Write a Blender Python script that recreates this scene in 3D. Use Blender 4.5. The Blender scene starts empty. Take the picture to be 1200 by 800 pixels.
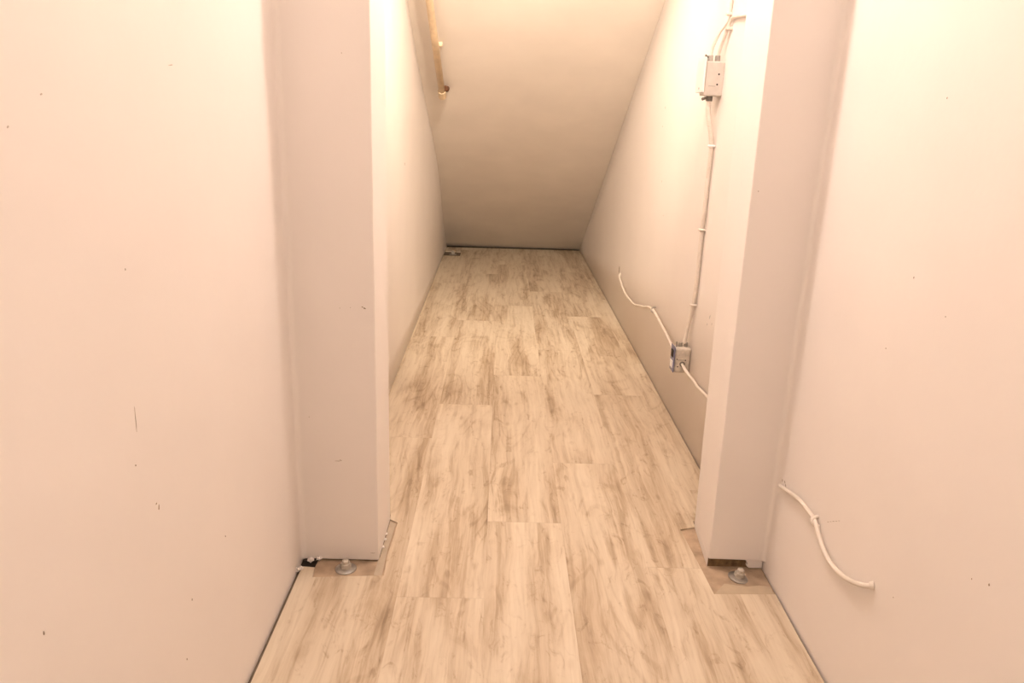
import bpy, bmesh, math, random
from mathutils import Vector, Matrix
random.seed(7)
S = bpy.context.scene
COL = S.collection

# ---------------- camera ----------------
CAMH = 1.1
cd = bpy.data.cameras.new('camera'); cam = bpy.data.objects.new('camera', cd); COL.objects.link(cam)
cd.sensor_width = 36; cd.lens = 26.817; cd.clip_start = 0.02
# rows: world X, Y, Z axes seen in camera space (level, pitched 17 degrees down, 2 degrees of roll)
R = Matrix(((0.99939856, -0.02964186, -0.01799679),
            (-0.00855892, 0.29207317, -0.95635768),
            (0.03360459, 0.95593652, 0.29164381)))
cam.matrix_world = Matrix.Translation((0, 0, CAMH)) @ R.to_4x4()
S.camera = cam

# ---------------- light ----------------
S.view_settings.view_transform = 'Standard'; S.view_settings.look = 'None'
S.view_settings.exposure = 1.03; S.view_settings.gamma = 1; S.view_settings.use_curve_mapping = False
W = bpy.data.worlds.new('world'); S.world = W; W.use_nodes = True
W.node_tree.nodes['Background'].inputs[0].default_value = (1, .8, .62, 1)
W.node_tree.nodes['Background'].inputs[1].default_value = 0.05

def point_light(name, loc, power, radius, color):
    l = bpy.data.lights.new(name, 'POINT'); l.energy = power; l.shadow_soft_size = radius; l.color = color
    o = bpy.data.objects.new(name, l); COL.objects.link(o); o.location = loc
    return o
point_light('doorway_bulb', (0.08, 1.84, 2.02), 15.2, 0.035, (1, .862, .77))
point_light('closet_fill', (0.0, 2.70, 1.58), 1.5, 0.15, (1, .84, .67))  # weak fill added out of view to lift the inner walls
point_light('room_fill', (0.1, -0.3, 2.2), 10.5, 0.30, (1, .865, .745))  # soft fill added behind the camera for the fronts of the wall ends

# added fill spot with no fixture behind it, brightens the closet's far end
sl_ = bpy.data.lights.new('deep_fill_spot', 'SPOT'); sl_.energy = 102; sl_.color = (1, .84, .66); sl_.shadow_soft_size = .08
sl_.spot_size = math.radians(76); sl_.spot_blend = 1
so = bpy.data.objects.new('deep_fill_spot', sl_); COL.objects.link(so); so.location = (.11, 1.95, 2.0)
so.rotation_euler = (Vector((.10, 5.6, 0)) - so.location).to_track_quat('-Z', 'Y').to_euler()

# ---------------- helpers ----------------
def tag(o, label=None, cat=None, group=None, kind=None):
    if label: o['label'] = label
    if cat: o['category'] = cat
    if group: o['group'] = group
    if kind: o['kind'] = kind
    return o
def link(name, bm, m, parent=None, smooth=False, bevel=0):
    bmesh.ops.recalc_face_normals(bm, faces=bm.faces)
    me = bpy.data.meshes.new(name); bm.to_mesh(me); bm.free()
    o = bpy.data.objects.new(name, me); COL.objects.link(o); me.materials.append(m)
    if smooth:
        for p in me.polygons: p.use_smooth = True
    if bevel:
        b = o.modifiers.new('bevel', 'BEVEL'); b.width = bevel; b.segments = 3; b.limit_method = 'ANGLE'
    if parent is not None:
        o.parent = parent; o.matrix_parent_inverse = Matrix.Translation(-parent.location)
    return o
def empty(name, loc, *t, **k):
    o = bpy.data.objects.new(name, None); COL.objects.link(o); o.location = loc; o.empty_display_size = .05
    return tag(o, *t, **k)
def bx(bm, x0, x1, y0, y1, z0, z1):
    v = [bm.verts.new((x, y, z)) for z in (z0, z1) for y in (y0, y1) for x in (x0, x1)]
    for f in ((0,1,3,2),(4,6,7,5),(0,4,5,1),(2,3,7,6),(0,2,6,4),(1,5,7,3)): bm.faces.new([v[i] for i in f])
def prism(bm, pts, z0, z1):
    a = [bm.verts.new((x, y, z0)) for x, y in pts]; b = [bm.verts.new((x, y, z1)) for x, y in pts]
    bm.faces.new(a[::-1]); bm.faces.new(b); n = len(pts)
    for i in range(n): bm.faces.new((a[i], a[(i+1) % n], b[(i+1) % n], b[i]))
def catmull(P, sub=8):
    P = [Vector(p) for p in P]; out = []
    for i in range(len(P) - 1):
        p0 = P[i-1] if i else P[0]*2 - P[1]; p1 = P[i]; p2 = P[i+1]
        p3 = P[i+2] if i+2 < len(P) else P[-1]*2 - P[-2]
        for k in range(sub):
            t = k/sub
            out.append(.5*((2*p1) + (p2-p0)*t + (2*p0-5*p1+4*p2-p3)*t*t + (3*p1-p0-3*p2+p3)*t**3))
    out.append(P[-1]); return out
def tube(bm, P, r, n=12, rib=0, pitch=.005):
    """round tube along a polyline; rib > 0 gives it the ridges of armoured cable"""
    if rib:
        Q = [P[0]]; step = pitch/4
        for a, b in zip(P, P[1:]):
            d = (b-a).length; k = max(1, int(d/step))
            for i in range(1, k+1): Q.append(a.lerp(b, i/k))
        P = Q
    rings = []; t = (P[1]-P[0]).normalized(); u = t.orthogonal().normalized(); acc = 0
    for i, p in enumerate(P):
        if i: acc += (P[i]-P[i-1]).length
        t = (P[min(i+1, len(P)-1)] - P[max(i-1, 0)]).normalized()
        u = (u - t*u.dot(t)).normalized(); w = t.cross(u)
        rr = r*(1 + rib*math.sin(acc/pitch*2*math.pi)) if rib else (r[i] if isinstance(r, list) else r)
        rings.append([bm.verts.new(p + u*rr*math.cos(a) + w*rr*math.sin(a)) for a in [2*math.pi*j/n for j in range(n)]])
    for a, b in zip(rings, rings[1:]):
        for j in range(n): bm.faces.new((a[j], a[(j+1) % n], b[(j+1) % n], b[j]))
    bm.faces.new(rings[0][::-1]); bm.faces.new(rings[-1])
def cyl(bm, a, b, r, n=20, r2=None):
    a, b = Vector(a), Vector(b); tube(bm, [a, b], [r, r if r2 is None else r2], n)

# ---------------- materials ----------------
def mat(name, col, rough=.6, metal=0, noise=None, bump=0, bscale=60, amount=.1):
    m = bpy.data.materials.new(name); m.use_nodes = True; nt = m.node_tree; N = nt.nodes; L = nt.links
    b = N['Principled BSDF']; b.inputs['Roughness'].default_value = rough; b.inputs['Metallic'].default_value = metal
    g = N.new('ShaderNodeNewGeometry')
    t = N.new('ShaderNodeTexNoise'); t.inputs['Scale'].default_value = noise or 8; t.inputs['Detail'].default_value = 5
    L.new(g.outputs['Position'], t.inputs['Vector'])
    mr = N.new('ShaderNodeMapRange'); mr.inputs[1].default_value = .3; mr.inputs[2].default_value = .7
    mr.inputs[3].default_value = 1-amount; mr.inputs[4].default_value = 1
    L.new(t.outputs['Fac'], mr.inputs[0])
    mx = N.new('ShaderNodeVectorMath'); mx.operation = 'SCALE'; mx.inputs[0].default_value = col
    L.new(mr.outputs[0], mx.inputs['Scale']); L.new(mx.outputs[0], b.inputs['Base Color'])
    if bump:
        t2 = N.new('ShaderNodeTexNoise'); t2.inputs['Scale'].default_value = bscale; t2.inputs['Detail'].default_value = 4
        L.new(g.outputs['Position'], t2.inputs['Vector'])
        bp = N.new('ShaderNodeBump'); bp.inputs['Strength'].default_value = bump; bp.inputs['Distance'].default_value = .01
        L.new(t2.outputs['Fac'], bp.inputs['Height']); L.new(bp.outputs[0], b.inputs['Normal'])
    return m
M_wall = mat('painted_plaster', (.88, .815, .77), .55, noise=3, amount=.035, bump=.12, bscale=14)
M_ceil = mat('painted_slope', (.85, .775, .70), .6, noise=4, amount=.07, bump=.15, bscale=10)
M_cable = mat('painted_cable', (.82, .735, .65), .45, noise=30, amount=.08)
M_pipe = mat('painted_pipe', (.78, .60, .40), .4, noise=25, amount=.22)
M_box = mat('painted_steel_box', (.66, .60, .54), .4, noise=40, amount=.12)
M_plate = mat('white_cover_plate', (.86, .85, .84), .3, noise=5, amount=.03)
M_zinc = mat('galvanised_steel', (.50, .47, .43), .35, metal=.7, noise=60, amount=.35)
M_zinc_d = mat('tarnished_steel', (.26, .24, .21), .45, metal=.5, noise=60, amount=.35)
M_dark = mat('dark_hole', (.03, .022, .016), .9, noise=60, amount=.3)
M_chip = mat('scuffed_plaster', (.42, .31, .22), .9, noise=90, amount=.4)
M_scuff = mat('pale_scuff', (.62, .53, .45), .9, noise=90, amount=.3)
M_rust = mat('rust', (.22, .09, .04), .9, noise=80, amount=.6)
M_raw = mat('raw_wood_edge', (.27, .17, .08), .9, noise=70, amount=.6, bump=.4, bscale=200)
M_sole = mat('sole_plate_wood', (.52, .38, .26), .75, noise=22, amount=.4, bump=.2, bscale=90)
M_sub = mat('subfloor', (.20, .15, .11), .95, noise=40, amount=.4)
M_blue = mat('blue_grey_outlet', (.22, .22, .34), .35, noise=40, amount=.3)

def floor_material():
    m = bpy.data.materials.new('vinyl_planks'); m.use_nodes = True; nt = m.node_tree; N = nt.nodes; L = nt.links
    b = N['Principled BSDF']
    def math_(op, a, b_=None, c=None):
        n = N.new('ShaderNodeMath'); n.operation = op
        for i, v in enumerate((a, b_, c)):
            if v is None: continue
            if isinstance(v, (int, float)): n.inputs[i].default_value = v
            else: L.new(v, n.inputs[i])
        return n.outputs[0]
    def comb(x, y, z):
        n = N.new('ShaderNodeCombineXYZ')
        for i, v in enumerate((x, y, z)):
            if isinstance(v, (int, float)): n.inputs[i].default_value = v
            else: L.new(v, n.inputs[i])
        return n.outputs[0]
    def noise(vec, detail=6, rough=.6, dist=0, scale=1):
        n = N.new('ShaderNodeTexNoise'); n.inputs['Scale'].default_value = scale; n.inputs['Detail'].default_value = detail
        n.inputs['Roughness'].default_value = rough; n.inputs['Distortion'].default_value = dist
        L.new(vec, n.inputs['Vector']); return n.outputs['Fac']
    def mrange(v, a, b_, c, d, smooth=True):
        n = N.new('ShaderNodeMapRange'); n.interpolation_type = 'SMOOTHSTEP' if smooth else 'LINEAR'
        for i, q in enumerate((a, b_, c, d)): n.inputs[i+1].default_value = q
        L.new(v, n.inputs[0]); return n.outputs[0]
    g = N.new('ShaderNodeNewGeometry'); s = N.new('ShaderNodeSeparateXYZ'); L.new(g.outputs['Position'], s.inputs[0])
    X, Y = s.outputs[0], s.outputs[1]
    Wd, Ln, X0 = .205, 1.22, -.63
    u = math_('DIVIDE', math_('SUBTRACT', X, X0), Wd); idx = math_('FLOOR', u); fu = math_('SUBTRACT', u, idx)
    # the joint of each row of planks: a stepped ramp over the seven rows
    joints = [1.95, 2.433, 1.535, 1.885, 2.265, 2.9, 2.1, 2.1]
    cr = N.new('ShaderNodeValToRGB'); cr.color_ramp.interpolation = 'CONSTANT'; e = cr.color_ramp.elements
    while len(e) < 8: e.new(len(e)/8*.9)
    for i in range(8):
        e[i].position = i/8; v = joints[i]/3; e[i].color = (v, v, v, 1)
    L.new(math_('DIVIDE', math_('ADD', idx, .5), 8), cr.inputs[0])
    t = math_('DIVIDE', math_('SUBTRACT', Y, math_('MULTIPLY', cr.outputs[0], 3)), Ln)
    row = math_('FLOOR', t); ft = math_('SUBTRACT', t, row)
    wn = N.new('ShaderNodeTexWhiteNoise'); wn.noise_dimensions = '2D'; L.new(comb(idx, row, 0), wn.inputs['Vector'])
    rid = wn.outputs['Value']; off = math_('MULTIPLY', rid, 61)
    gx = math_('ADD', X, off)
    # broad streaks, fine grain, cathedral figure, knots
    warp = math_('MULTIPLY', math_('SUBTRACT', noise(comb(math_('MULTIPLY', gx, 4), math_('MULTIPLY', Y, 2.2), off), 3), .5), .04)
    wx = math_('ADD', gx, warp)
    broad = noise(comb(math_('MULTIPLY', wx, 11), math_('MULTIPLY', Y, .9), off), 4, .55, .4)
    fine = noise(comb(math_('MULTIPLY', wx, 110), math_('MULTIPLY', Y, 4), off), 5, .65, .2)
    mid = noise(comb(math_('MULTIPLY', wx, 42), math_('MULTIPLY', Y, 2.6), off), 6, .65, .6)
    blot = noise(comb(math_('MULTIPLY', wx, 10), math_('MULTIPLY', Y, 3.0), off), 5, .6, .6)
    ring = math_('SINE', math_('MULTIPLY', noise(comb(math_('MULTIPLY', wx, 6), math_('MULTIPLY', Y, 1.3), off), 1.5, .4, .3), 80))
    ringm = math_('MULTIPLY', mrange(ring, .4, 1, 0, 1), mrange(blot, .44, .58, 0, 1))
    d = math_('MULTIPLY', mrange(broad, .34, .68, 0, 1), .46)
    d = math_('ADD', d, math_('MULTIPLY', mrange(mid, .42, .66, 0, 1), .30))
    d = math_('ADD', d, math_('MULTIPLY', mrange(blot, .46, .74, 0, 1), .25))
    d = math_('ADD', d, math_('MULTIPLY', ringm, .15))
    spot = noise(comb(math_('MULTIPLY', wx, 26), math_('MULTIPLY', Y, 12), off), 6, .7, 1.4)
    d = math_('ADD', d, math_('MULTIPLY', mrange(spot, .54, .70, 0, 1), .30))
    d = math_('ADD', d, math_('MULTIPLY', math_('SUBTRACT', fine, .5), .6))
    d = math_('ADD', d, math_('MULTIPLY', math_('SUBTRACT', rid, .5), .08))
    vo = N.new('ShaderNodeTexVoronoi'); vo.inputs['Scale'].default_value = 1
    L.new(comb(math_('MULTIPLY', wx, 11), math_('MULTIPLY', Y, 5), off), vo.inputs['Vector'])
    knot = mrange(vo.outputs['Distance'], .03, .13, 1, 0)
    d = math_('ADD', d, math_('MULTIPLY', knot, .22))
    ramp = N.new('ShaderNodeValToRGB'); r = ramp.color_ramp.elements
    r[0].position = 0; r[0].color = (.70, .60, .465, 1); r[1].position = 1; r[1].color = (.28, .195, .12, 1)
    k = r.new(.3); k.color = (.62, .515, .385, 1); k = r.new(.6); k.color = (.475, .365, .25, 1)
    L.new(math_('MULTIPLY', d, .93), ramp.inputs[0])
    # narrow seams between planks
    e1 = math_('MULTIPLY', math_('MINIMUM', fu, math_('SUBTRACT', 1, fu)), Wd)
    e2 = math_('MULTIPLY', math_('MINIMUM', ft, math_('SUBTRACT', 1, ft)), Ln)
    seam = math_('MAXIMUM', math_('MULTIPLY', mrange(e1, .0003, .0011, 1, 0), .3), mrange(e2, .0006, .0022, 1, 0))
    mx = N.new('ShaderNodeMix'); mx.data_type = 'RGBA'
    L.new(math_('MULTIPLY', seam, .16), mx.inputs[0]); L.new(ramp.outputs[0], mx.inputs[6]); mx.inputs[7].default_value = (.25, .16, .09, 1)
    L.new(mx.outputs[2], b.inputs['Base Color'])
    b.inputs['Roughness'].default_value = .48
    bp = N.new('ShaderNodeBump'); bp.inputs['Strength'].default_value = .25; bp.inputs['Distance'].default_value = .002
    L.new(math_('SUBTRACT', fine, seam), bp.inputs['Height']); L.new(bp.outputs[0], b.inputs['Normal'])
    return m
M_floor = floor_material()

# ---------------- the setting ----------------
XL, XR, YB, YP, ZC = -.477, .693, -1.6, 1.683, 2.5
SL = .565; YE = 6.25                                # slope: z = (YE - y) * SL
def struct(o): return tag(o, kind='structure')

bm = bmesh.new(); bx(bm, -.75, .95, YB-.1, 6.6, -.06, -.008)
struct(link('floor_subfloor', bm, M_sub))
bm = bmesh.new()
outline = [(-.4685, YB), (.688, YB), (.688, 1.2), (.6865, 1.42), (.688, 1.579), (.612, 1.576), (.537, 1.574), (.533, 1.66), (.527, 1.76), (.520, 1.868), (.566, 1.884),
           (.566, 1.915), (.6685, 1.915), (.6478, 6.228), (.1, 6.222), (-.446, 6.195), (-.445, 6.02), (-.315, 6.01), (-.315, 5.83), (-.444, 5.83), (-.4278, 2.4), (-.4252, 1.91),
           (-.287, 1.91), (-.286, 1.884), (-.262, 1.867), (-.263, 1.79), (-.267, 1.707), (-.262, 1.618), (-.35, 1.611), (-.433, 1.604), (-.437, 1.645), (-.4685, 1.648)]
prism(bm, outline, -.0075, 0)
struct(link('floor', bm, M_floor))

def grid_wall(name, fx, y0, y1, ztop, ny, nz, back, m, z0=-.01):
    """wall along y whose face follows fx(y, z); the body behind it runs to x = back"""
    bm = bmesh.new(); V = []
    for i in range(ny+1):
        y = y0 + (y1-y0)*i/ny; zt = ztop(y)
        V.append([bm.verts.new((fx(y, z0+(zt-z0)*j/nz), y, z0+(zt-z0)*j/nz)) for j in range(nz+1)])
    B = [[bm.verts.new((back, v.co.y, v.co.z)) for v in c] for c in V]
    for A in (V, B):
        for i in range(ny):
            for j in range(nz): bm.faces.new((A[i][j], A[i+1][j], A[i+1][j+1], A[i][j+1]))
    for i in range(ny):
        bm.faces.new((V[i][0], V[i+1][0], B[i+1][0], B[i][0])); bm.faces.new((V[i][nz], V[i+1][nz], B[i+1][nz], B[i][nz]))
    for j in range(nz):
        bm.faces.new((V[0][j], V[0][j+1], B[0][j+1], B[0][j])); bm.faces.new((V[ny][j], V[ny][j+1], B[ny][j+1], B[ny][j]))
    o = link(name, bm, m); 
    for p in o.data.polygons: p.use_smooth = False
    return struct(o)
def s01(t): t = max(0, min(1, t)); return t*t*(3-2*t)
def in_left(y, z): return -.4235 - .0055*(y-1.9) + .024*math.exp(-((y-4.95)/.75)**2)*s01(z/.55)
def in_right(y, z): return .670 - .0048*(y-1.9)
zs = lambda y: min(ZC, max(.02, (YE+.06-y)*SL))
w_left = grid_wall('wall_left', lambda y, z: XL, YB-.1, YP+.02, lambda y: ZC, 1, 1, XL-.15, M_wall)
w_right = grid_wall('wall_right', lambda y, z: XR, YB-.1, YP+.02, lambda y: ZC, 1, 1, XR+.15, M_wall)
w_in_left = grid_wall('wall_closet_left', in_left, 1.72, 6.29, zs, 40, 14, -.6, M_wall)
w_in_right = grid_wall('wall_closet_right', in_right, 1.72, 6.29, zs, 20, 4, .82, M_wall)
for w in (w_in_left, w_in_right):
    for p in w.data.polygons: p.use_smooth = abs(p.normal.x) > .9
bm = bmesh.new(); bx(bm, XL-.1, XR+.1, YB-.1, YB, -.01, ZC); struct(link('wall_back', bm, M_wall))
bm = bmesh.new(); bx(bm, XL-.1, XR+.1, YB-.1, 2.0, ZC, ZC+.1); struct(link('ceiling', bm, M_wall))
# underside of the stairs
bm = bmesh.new()
prof = [(1.78, (YE-1.78)*SL), (YE+.004, -.002+.004), (YE+.25, .002), (YE+.25, .12), (1.78, (YE-1.78)*SL+.16)]
a = [bm.verts.new((-.58, y, z)) for y, z in prof]; b = [bm.verts.new((.80, y, z)) for y, z in prof]
bm.faces.new(a); bm.faces.new(b[::-1])
for i in range(5): bm.faces.new((a[i], a[(i+1) % 5], b[(i+1) % 5], b[i]))
stair = struct(link('ceiling_sloped', bm, M_ceil))

# partition with the opening: two wall ends and a header; the plaster runs into the side walls in a small cove
def cove(cx, cy, r, a0, a1, n=8): return [(cx+r*math.cos(math.radians(a0+(a1-a0)*i/n)), cy+r*math.sin(math.radians(a0+(a1-a0)*i/n))) for i in range(n+1)]
def jamb(name, bot, top, z0, z1):
    bm = bmesh.new()
    a = [bm.verts.new((x, y, z0)) for x, y in bot]; b = [bm.verts.new((x, y, z1)) for x, y in top]; n = len(bot)
    bm.faces.new(a[::-1]); bm.faces.new(b)
    for i in range(n):
        f = bm.faces.new((a[i], a[(i+1) % n], b[(i+1) % n], b[i]))
    return struct(link(name, bm, M_wall))
r = .014
lb = [(-.285, 1.683), (-.285, 1.884), (-.52, 1.90), (-.52, YP-r-.004)] + [(XL-.001, YP-r-.003)] + cove(XL+r, YP-r, r, 180, 90)[1:]
lt = [(-.278, 1.683)] + [(-.281, 1.905)] + lb[2:]
j_left = jamb('wall_partition_left', lb, lt, -.001, 2.12)
r = .012
rb = [(.551, 1.690), (.565, 1.893), (.74, 1.90), (.74, YP-r-.004), (XR+.001, YP-r-.003)] + [(x, y+.004) for x, y in cove(XR-r, YP-r, r, 0, 90)[1:]]
rt = [(.536, 1.690), (.540, 1.905)] + rb[2:]
j_right = jamb('wall_partition_right', rb, rt, .022, 2.12)
for j in (j_left, j_right):
    bv = j.modifiers.new('bevel', 'BEVEL'); bv.width = .0025; bv.segments = 2; bv.limit_method = 'ANGLE'; bv.angle_limit = math.radians(76)
bm = bmesh.new(); bx(bm, -.52, .74, 1.684, 1.90, 2.12, ZC); struct(link('wall_partition_header', bm, M_wall))
# ragged bottom of the right wall end: raw sill showing, plaster still down at its outer end
bm = bmesh.new()
pts = [(.553, 1.699), (.573, 1.885), (.72, 1.885), (.72, 1.702)]
prism(bm, pts, -.0065, .0235); link('sill_core', bm, M_raw, j_right)
bm = bmesh.new()
edge = [(.655, .0235), (.647, .019), (.653, .012), (.651, .004), (.657, -.001), (.69, -.001), (.69, .0235)]
a = [bm.verts.new((x, 1.6905, z)) for x, z in edge]; b = [bm.verts.new((x, 1.703, z)) for x, z in edge]
bm.faces.new(a); bm.faces.new(b[::-1])
for i in range(len(edge)): bm.faces.new((a[i], a[(i+1) % len(edge)], b[(i+1) % len(edge)], b[i]))
link('plaster_remnant', bm, M_wall, j_right)
bm = bmesh.new(); prism(bm, [(.5515, 1.700), (.5655, 1.893), (.569, 1.893), (.5545, 1.700)], -.004, .0235); link('reveal_skirt', bm, M_wall, j_right)

# sole plates showing where the planks are cut round the wall ends
def plate(name, pts, z, m=M_sole):
    bm = bmesh.new(); prism(bm, pts, -.0078, z); return struct(link(name, bm, m))
pl_l = plate('trim_1', [(-.259, 1.612), (-.440, 1.600), (-.437, 1.69), (-.28, 1.69), (-.283, 1.883), (-.262, 1.872)], -.0045)
pl_r = plate('trim_2', [(.535, 1.57), (.690, 1.576), (.690, 1.70), (.56, 1.70), (.572, 1.89), (.518, 1.872)], -.0045)
bm = bmesh.new()
prism(bm, [(-.268, 1.62), (-.288, 1.622), (-.2875, 1.69), (-.2845, 1.70), (-.2845, 1.878), (-.266, 1.862), (-.271, 1.74)], -.0045, -.0025)
link('paper_strip', bm, mat('tan_paper', (.50, .41, .31), .8, noise=30, amount=.15), pl_l)
bm = bmesh.new(); prism(bm, [(.54, 1.578), (.686, 1.582), (.686, 1.615), (.66, 1.618), (.63, 1.612), (.575, 1.622)], -.0045, -.0028)
link('paper_strip', bm, mat('tan_paper_right', (.52, .41, .29), .8, noise=30, amount=.15), pl_r)
# crumbled plaster at the foot of the left wall end
for i, (x, y, z, s) in enumerate([(-.4755, 1.628, .006, .008), (-.470, 1.636, .003, .006), (-.452, 1.672, .004, .007), (-.434, 1.680, .004, .006), (-.2835, 1.775, .004, .004), (-.2835, 1.74, .003, .004), (-.2835, 1.80, .005, .0035)]):
    bm = bmesh.new(); bmesh.ops.create_icosphere(bm, subdivisions=2, radius=s)
    for v in bm.verts: v.co = Vector((v.co.x*1.1+x, v.co.y+y, v.co.z*.8+z))*1 + Vector((random.uniform(-1, 1), random.uniform(-1, 1), random.uniform(-1, 1)))*s*.38
    link('plaster_crumb', bm, M_wall, j_left)

# marks in the plaster
def chip(parent, p, axis, w, h, m=M_chip, rot=0, name='paint_chip'):
    """small shallow knock in a wall whose face looks along `axis`"""
    bm = bmesh.new(); bmesh.ops.create_uvsphere(bm, u_segments=10, v_segments=6, radius=1)
    c, s = math.cos(rot), math.sin(rot)
    for v in bm.verts:
        q = v.co * (1+random.uniform(-.25, .25)); a, b_, t = q.x*w, q.y*h, q.z*.0007
        a, b_ = a*c-b_*s, a*s+b_*c
        v.co = Vector((p[0]+t, p[1]+a, p[2]+b_)) if axis == 'x' else Vector((p[0]+a, p[1]+t, p[2]+b_))
    link(name, bm, m, parent)
for y, z, w, h, rt_, mm in [(1.156, 1.143, .008, .0006, .1, M_scuff), (.976, .54, .0012, .0045, -.3, M_chip), (.97, .549, .0022, .001, .2, M_chip), (1.05, .333, .0012, .0022, 0, M_chip), (1.206, .353, .001, .0018, 0, M_chip),
                            (.694, .547, .0012, .0025, 0, M_chip), (1.011, .251, .001, .0018, 0, M_chip), (.926, .63, .0009, .0015, 0, M_chip), (.765, 1.067, .002, .001, .6, M_scuff), (.828, 1.098, .002, .001, .3, M_scuff),
                            (.959, .888, .001, .0016, 0, M_scuff), (.94, .69, .0006, .018, -.05, M_scuff)]:
    chip(w_left, (XL, y, z), 'x', w, h, mm, rt_)
for x, z, w, h, rt_, mm in [(-.48+.012, .934, .0013, .0016, 0, M_chip), (-.341, 1.198, .001, .0014, 0, M_scuff), (-.306, .655, .003, .0016, -.5, M_chip), (-.311, .658, .0018, .0012, .2, M_chip), (-.362, .654, .001, .001, 0, M_scuff),
                            (-.338, .656, .0012, .0008, 0, M_scuff), (-.379, .272, .0075, .0006, 0, M_chip), (-.372, .274, .0035, .0012, -.4, M_scuff), (-.443, .385, .001, .0018, 0, M_scuff), (-.300, .02, .006, .0007, 0, M_scuff)]:
    chip(j_left, (x, YP, z), 'y', w, h, mm, rt_)
for x, z, w in [(.56, .945, .0012), (.62, .50, .0018), (.671, .104, .0014), (.641, .785, .001)]:
    chip(j_right, (x, 1.690, z), 'y', w, w*1.3)
for y, z, w, h in [(1.248, .852, .0012, .002), (.911, .489, .0016, .002), (.947, .474, .001, .0014), (1.295, .713, .001, .0013), (1.251, 1.139, .001, .0015), (1.122, .318, .001, .001), (1.138, .814, .0009, .0011)]:
    chip(w_right, (XR, y, z), 'x', w, h, M_chip)
for k in range(5):
    chip(w_right, (XR, 1.395-.011*k, .305+.007*k), 'x', .005, .0004, M_chip, -.5, 'hairline_crack')
for y, z, w, h in [(2.33, .49, .0035, .010), (2.35, .46, .003, .006), (2.30, .475, .002, .005)]:
    chip(w_in_right, (in_right(y, 0), y, z), 'x', w, h, mat('grey_scuff', (.60, .57, .56), .8), .6, 'grey_scuff')
for y, z, w in [(3.30, 1.125, .005), (3.24, .83, .004), (3.32, 1.05, .004), (3.15, .7, .003)]:
    chip(w_in_right, (in_right(y, 0), y, z), 'x', w*.5, w, M_scuff)
chip(w_in_left, (in_left(3.418, .85), 3.418, .853), 'x', .006, .007, M_scuff)

bm = bmesh.new(); prism(bm, [(-.4755, 1.646), (-.4405, 1.646), (-.4385, 1.6825), (-.4755, 1.6825)], -.0079, -.0072); link('corner_hole', bm, M_dark, j_left)

# ---------------- things fixed to the right closet wall ----------------
def wx(y, d=0): return in_right(y, 0) - d
def screw(parent, x, y, z, r=.0035, m=M_dark, nx=-1):
    bm = bmesh.new(); cyl(bm, (x+.001, y, z), (x-.0012, y, z), r, 12); link('screw', bm, m, parent)
def knockouts(parent, spots, y, r=.0028):
    for x, z in spots:
        bm = bmesh.new(); cyl(bm, (x, y+.001, z), (x, y-.0006, z), r, 12); link('screw_hole', bm, M_dark, parent)

# upper box: painted steel body, white cover plate that stands over the edges
t = empty('switch_box', (.63, 2.48, 1.155), 'beige steel wall box with white blank cover plate, high on the right closet wall', 'electrical box')
bm = bmesh.new(); bx(bm, .610, wx(2.48)+.001, 2.470, 2.525, 1.158, 1.259); link('box_body', bm, M_box, t, bevel=.004)
bm = bmesh.new(); bx(bm, .6045, .6098, 2.464, 2.556, 1.168, 1.271); tag(link('cover_plate', bm, M_plate, t, bevel=.002), 'white blank cover plate')
screw(t, .6045, 2.51, 1.180, .003, M_zinc)
knockouts(t, [(.652, 1.222), (.6495, 1.192)], 2.470)
bm = bmesh.new(); bx(bm, .623, .644, 2.4685, 2.4705, 1.1865, 1.1875); link('pressed_seam', bm, M_zinc_d, t)
for dx, dz in ((-.012, 0), (.010, 0)):
    bm = bmesh.new(); cyl(bm, (.638+dx, 2.49, 1.258), (.638+dx, 2.49, 1.277), .0085, 8); link('conduit_connector', bm, M_zinc, t, bevel=.001)
bm = bmesh.new(); cyl(bm, (.618, 2.488, 1.270), (.608, 2.484, 1.277), .003, 8); link('clamp_screw', bm, M_zinc_d, t)
bm = bmesh.new(); cyl(bm, (.635, 2.492, 1.160), (.635, 2.492, 1.143), .010, 12); link('bottom_connector', bm, M_zinc_d, t)
bm = bmesh.new(); cyl(bm, (.622, 2.487, 1.152), (.611, 2.482, 1.148), .0045, 8); link('clamp_screw', bm, M_zinc_d, t)

# pair of cables rising from it, one turning away behind the wall end
cA = [(.626, 2.49, 1.274), (.629, 2.487, 1.300), (.641, 2.474, 1.340), (.654, 2.460, 1.365), (.661, 2.456, 1.40), (.661, 2.448, 1.47), (.661, 2.446, 1.62), (.661, 2.446, 1.88)]
cB = [(.648, 2.49, 1.274), (.650, 2.476, 1.300), (.656, 2.450, 1.345), (.659, 2.435, 1.366), (.660, 2.412, 1.3765), (.660, 2.36, 1.3755), (.660, 2.25, 1.367), (.660, 2.1, 1.355), (.660, 1.95, 1.345)]
bm = bmesh.new(); tube(bm, catmull(cA), .0048); tA = tag(link('electrical_cable', bm, M_cable, None, True), 'painted cable rising straight up the wall above the white-plated box', 'cable')
bm = bmesh.new(); tube(bm, catmull(cB), .0052); tB = tag(link('electrical_cable', bm, M_cable, None, True), 'painted cable bending sideways above the upper box and ending behind the doorway edge', 'cable')
bm = bmesh.new(); bx(bm, .652, wx(2.44)+.001, 2.448, 2.468, 1.388, 1.396); link('cable_staple', bm, M_cable, tA, bevel=.001)
bm = bmesh.new(); bx(bm, .649, wx(2.44)+.001, 2.428, 2.450, 1.346, 1.354); link('cable_staple', bm, M_cable, tB, bevel=.001)

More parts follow.
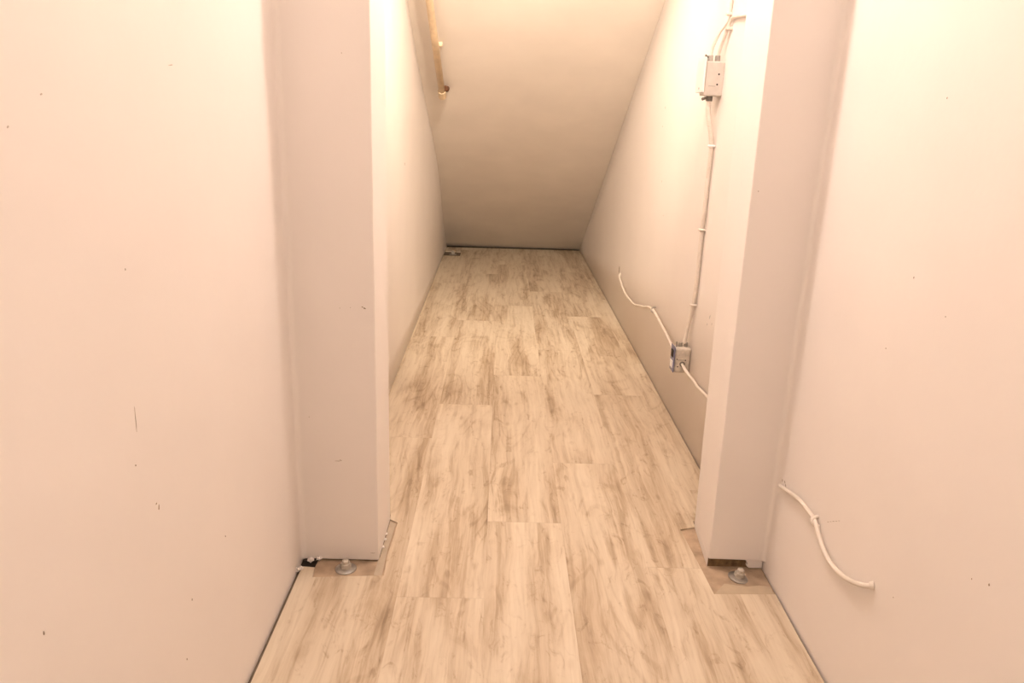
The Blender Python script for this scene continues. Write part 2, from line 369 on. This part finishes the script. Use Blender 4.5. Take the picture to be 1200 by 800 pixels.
# ribbed conduit down to the lower box
cond = [(.635, 2.492, 1.146), (.637, 2.491, 1.11), (.646, 2.487, 1.06), (.6545, 2.486, 1.02), (.657, 2.488, .985), (.6575, 2.492, .90), (.6575, 2.492, .80), (.6575, 2.497, .742), (.6575, 2.494, .60),
        (.6575, 2.503, .49), (.655, 2.515, .44), (.650, 2.523, .40), (.645, 2.524, .342)]
t = tag(link('flexible_conduit', (lambda b_: (tube(b_, catmull(cond), .0068, 10, .10, .0075), b_)[1])(bmesh.new()), M_cable, None, True),
        'long ribbed conduit running down the right closet wall between the two boxes', 'conduit')
for y, z in ((2.487, 1.008), (2.497, .742), (2.503, .486)):
    bm = bmesh.new(); P = []
    for k in range(9):
        a = math.pi*k/8; P.append(Vector((.6665 - .0185*math.sin(a), y + .0105*math.cos(a), z)))
    tube(bm, P, .0042, 8)
    bx(bm, .6625, wx(y)+.0005, y+.008, y+.024, z-.005, z+.005)
    link('conduit_strap', bm, M_plate if z > .9 else M_cable, t)
    bm = bmesh.new(); cyl(bm, (.6635, y+.017, z), (.660, y+.017, z), .003, 8); link('strap_nail', bm, M_zinc_d, t)

# lower box with the outlet
t = empty('outlet_box', (.636, 2.50, .24), 'worn bare metal outlet box with blue-grey front, low on right closet wall', 'electrical box')
bm = bmesh.new(); bx(bm, .611, wx(2.5)+.001, 2.500, 2.548, .240, .331); link('box_body', bm, mat('bare_steel_box', (.74, .67, .58), .4, metal=.15, noise=60, amount=.3), t, bevel=.009)
bm = bmesh.new(); bx(bm, .6075, .6113, 2.496, 2.550, .243, .334); link('face_plate', bm, M_blue, t, bevel=.0015)
bm = bmesh.new(); bx(bm, .6048, .6078, 2.508, 2.538, .294, .320); link('outlet_socket', bm, M_dark, t, bevel=.003)
bm = bmesh.new(); bx(bm, .6048, .6078, 2.508, 2.538, .256, .282); link('outlet_socket', bm, M_plate, t, bevel=.003)
knockouts(t, [(.624, .264), (.649, .288), (.620, .291), (.649, .250)], 2.500, .0022)
bm = bmesh.new(); bx(bm, .622, .647, 2.4988, 2.5005, .2875, .2890); link('pressed_seam', bm, M_zinc_d, t)
bm = bmesh.new(); cyl(bm, (.639, 2.503, .274), (.639, 2.4975, .274), .0095, 18); link('knockout', bm, M_zinc_d, t)
for x in (.632, .651):
    bm = bmesh.new(); cyl(bm, (x, 2.524, .329), (x, 2.524, .345), .0075, 8); link('conduit_connector', bm, M_zinc, t, bevel=.001)
bm = bmesh.new(); cyl(bm, (.620, 2.520, .328), (.618, 2.520, .348), .0035, 8); link('clamp_screw', bm, M_zinc, t)

# cable from the hole in the wall to the lower box
cL = [(.668, 4.105, .250), (.650, 4.09, .247), (.648, 4.02, .233), (.649, 3.88, .209), (.650, 3.72, .207), (.650, 3.56, .219), (.6505, 3.42, .248), (.6505, 3.31, .270), (.6505, 3.22, .294), (.6505, 3.12, .306), (.6505, 3.03, .302), (.651, 2.93, .292), (.650, 2.82, .285), (.648, 2.72, .275), (.645, 2.63, .272), (.640, 2.546, .270)]
bm = bmesh.new(); tube(bm, catmull(cL), .0054); t = tag(link('electrical_cable', bm, M_cable, None, True), 'drooping painted cable from a hole deep in the right closet wall to the lower box', 'cable')
bm = bmesh.new(); P = [Vector((.663 - .021*math.sin(math.pi*k/8), 3.12 + .009*math.cos(math.pi*k/8), .306 + .010*math.cos(math.pi*k/8))) for k in range(9)]; tube(bm, P, .0035, 8); link('cable_clip', bm, M_zinc, t)
bm = bmesh.new(); cyl(bm, (.664, 4.10, .2495), (.652, 4.10, .2495), .012, 14); link('wall_bushing', bm, M_cable, t, bevel=.002)
chip(w_in_right, (in_right(4.15, 0), 4.16, .268), 'x', .02, .022, M_scuff, 0, 'broken_plaster')
# cable from the lower box on towards the wall end
cR = [(.639, 2.500, .274), (.639, 2.484, .272), (.645, 2.44, .262), (.6575, 2.40, .250), (.6605, 2.36, .244), (.661, 2.30, .250), (.661, 2.20, .258), (.661, 2.05, .262), (.661, 1.93, .262)]
bm = bmesh.new(); tube(bm, catmull(cR), .0050); tag(link('electrical_cable', bm, M_cable, None, True), 'short painted cable leaving the near side of the lower box towards the doorway edge', 'cable')

# cable on the right wall of the room in front
ox = XR
cO = [(ox+.004, 1.655, .257), (ox-.006, 1.645, .258), (ox-.0085, 1.60, .269), (ox-.0085, 1.526, .2845), (ox-.009, 1.467, .2865), (ox-.0095, 1.434, .284), (ox-.0095, 1.409, .269), (ox-.0095, 1.380, .253), (ox-.0095, 1.340, .2455), (ox-.010, 1.300, .249),
      (ox-.011, 1.252, .263), (ox-.011, 1.212, .281), (ox-.008, 1.193, .291), (ox+.003, 1.187, .296)]
bm = bmesh.new(); tube(bm, catmull(cO), .0050, 14); t = tag(link('electrical_cable', bm, M_cable, None, True), 'thick wavy painted cable low on the right wall in front of the doorway', 'cable')
bm = bmesh.new(); P = [Vector((ox - .0155*math.sin(math.pi*k/8), 1.434 + .006*math.cos(math.pi*k/8), .283 + .0085*math.cos(math.pi*k/8))) for k in range(9)]
tube(bm, P, .0042, 8); link('cable_clip', bm, M_cable, t)
bm = bmesh.new(); cyl(bm, (ox+.001, 1.187, .296), (ox-.007, 1.190, .294), .0085, 14, .0065); link('wall_bushing', bm, M_cable, t, bevel=.0015)
for dy, dz in ((.006, .006), (-.009, .009), (.008, -.004), (-.016, .004)):
    chip(w_right, (ox, 1.645+dy, .262+dz), 'x', .004, .0014, M_chip, .8)

# pipe hanging under the slope
def sp(x, y, drop):
    n = Vector((0, -SL, -1)).normalized(); return Vector((x, y, (YE-y)*SL)) + n*drop
bm = bmesh.new(); P = [sp(-.336, 2.2, .042), sp(-.334, 3.0, .040), sp(-.330, 3.7, .037), sp(-.326, 4.13, .035)]
tube(bm, P, .0165, 18); t = tag(link('ceiling_pipe', bm, M_pipe, None, True), 'thin yellowish painted pipe with capped rusty end under the sloped ceiling', 'pipe')
bm = bmesh.new(); cyl(bm, sp(-.326, 4.115, .035), sp(-.326, 4.165, .035), .021, 18); link('end_cap', bm, M_pipe, t, bevel=.003)
bm = bmesh.new(); P = [sp(-.306, 4.10, .030), sp(-.302, 4.125, .020), sp(-.302, 4.14, .004)]; tube(bm, P, .013, 12); link('rusty_elbow', bm, M_rust, t)
bm = bmesh.new(); cyl(bm, sp(-.332, 3.80, .018), sp(-.301, 3.80, .018), .005, 8); bx(bm, -.318, -.300, 3.795, 3.815, sp(0, 3.8, .016).z, sp(0, 3.8, -.002).z)
link('pipe_bracket', bm, M_pipe, t)
bm = bmesh.new(); cyl(bm, sp(-.332, 3.80, .040), sp(-.332, 3.80, -.004), .006, 8); link('hanger_rod', bm, M_pipe, t)

# ---------------- anchor bolts ----------------
def bolt(x, y, z, label, tilt, dome=1.0, s=1.0):
    t = empty('anchor_bolt', (x, y, z), label, 'bolt', 'anchor bolts through the sole plates')
    bm = bmesh.new()
    n = 24; prof = [(.026, 0), (.0265, .0015), (.024, .003), (.012, .0055*dome), (0.0001, .0055*dome)]
    rings = [[bm.verts.new((r_*s*math.cos(2*math.pi*k/n), r_*s*math.sin(2*math.pi*k/n), h*s)) for k in range(n)] for r_, h in prof]
    for a_, b_ in zip(rings, rings[1:]):
        for k in range(n): bm.faces.new((a_[k], a_[(k+1) % n], b_[(k+1) % n], b_[k]))
    bm.faces.new(rings[0][::-1]); w = link('washer', bm, M_zinc, None, True)
    bm = bmesh.new(); cyl(bm, (0, 0, .004*s), (0, 0, .017*s), .0135*s, 6); nut = link('nut', bm, M_bolt, None, bevel=.0015)
    bm = bmesh.new(); tube(bm, [Vector((0, 0, .016*s)), Vector((0, 0, .024*s)), Vector((0, 0, .0275*s))], [.0085*s, .0085*s, .005*s], 14); th = link('threaded_end', bm, M_bolt, None)
    for o in (w, nut, th):
        o.parent = t
    t.rotation_euler = tilt
    return t
M_bolt = mat('pale_zinc_nut', (.66, .60, .52), .4, metal=.35, noise=90, amount=.3)
bolt(-.361, 1.648, -.0045, 'hex nut and washer on the sole plate at the foot of the left doorway edge', (0, 0, .2))
bolt(.619, 1.650, -.0045, 'hex nut and tilted washer at the foot of the right doorway edge', (.12, .10, .9))
bolt(-.375, 5.92, -.0078, 'small shiny nut and washer on the floor in the far left closet corner', (0, 0, 0), s=1.1)
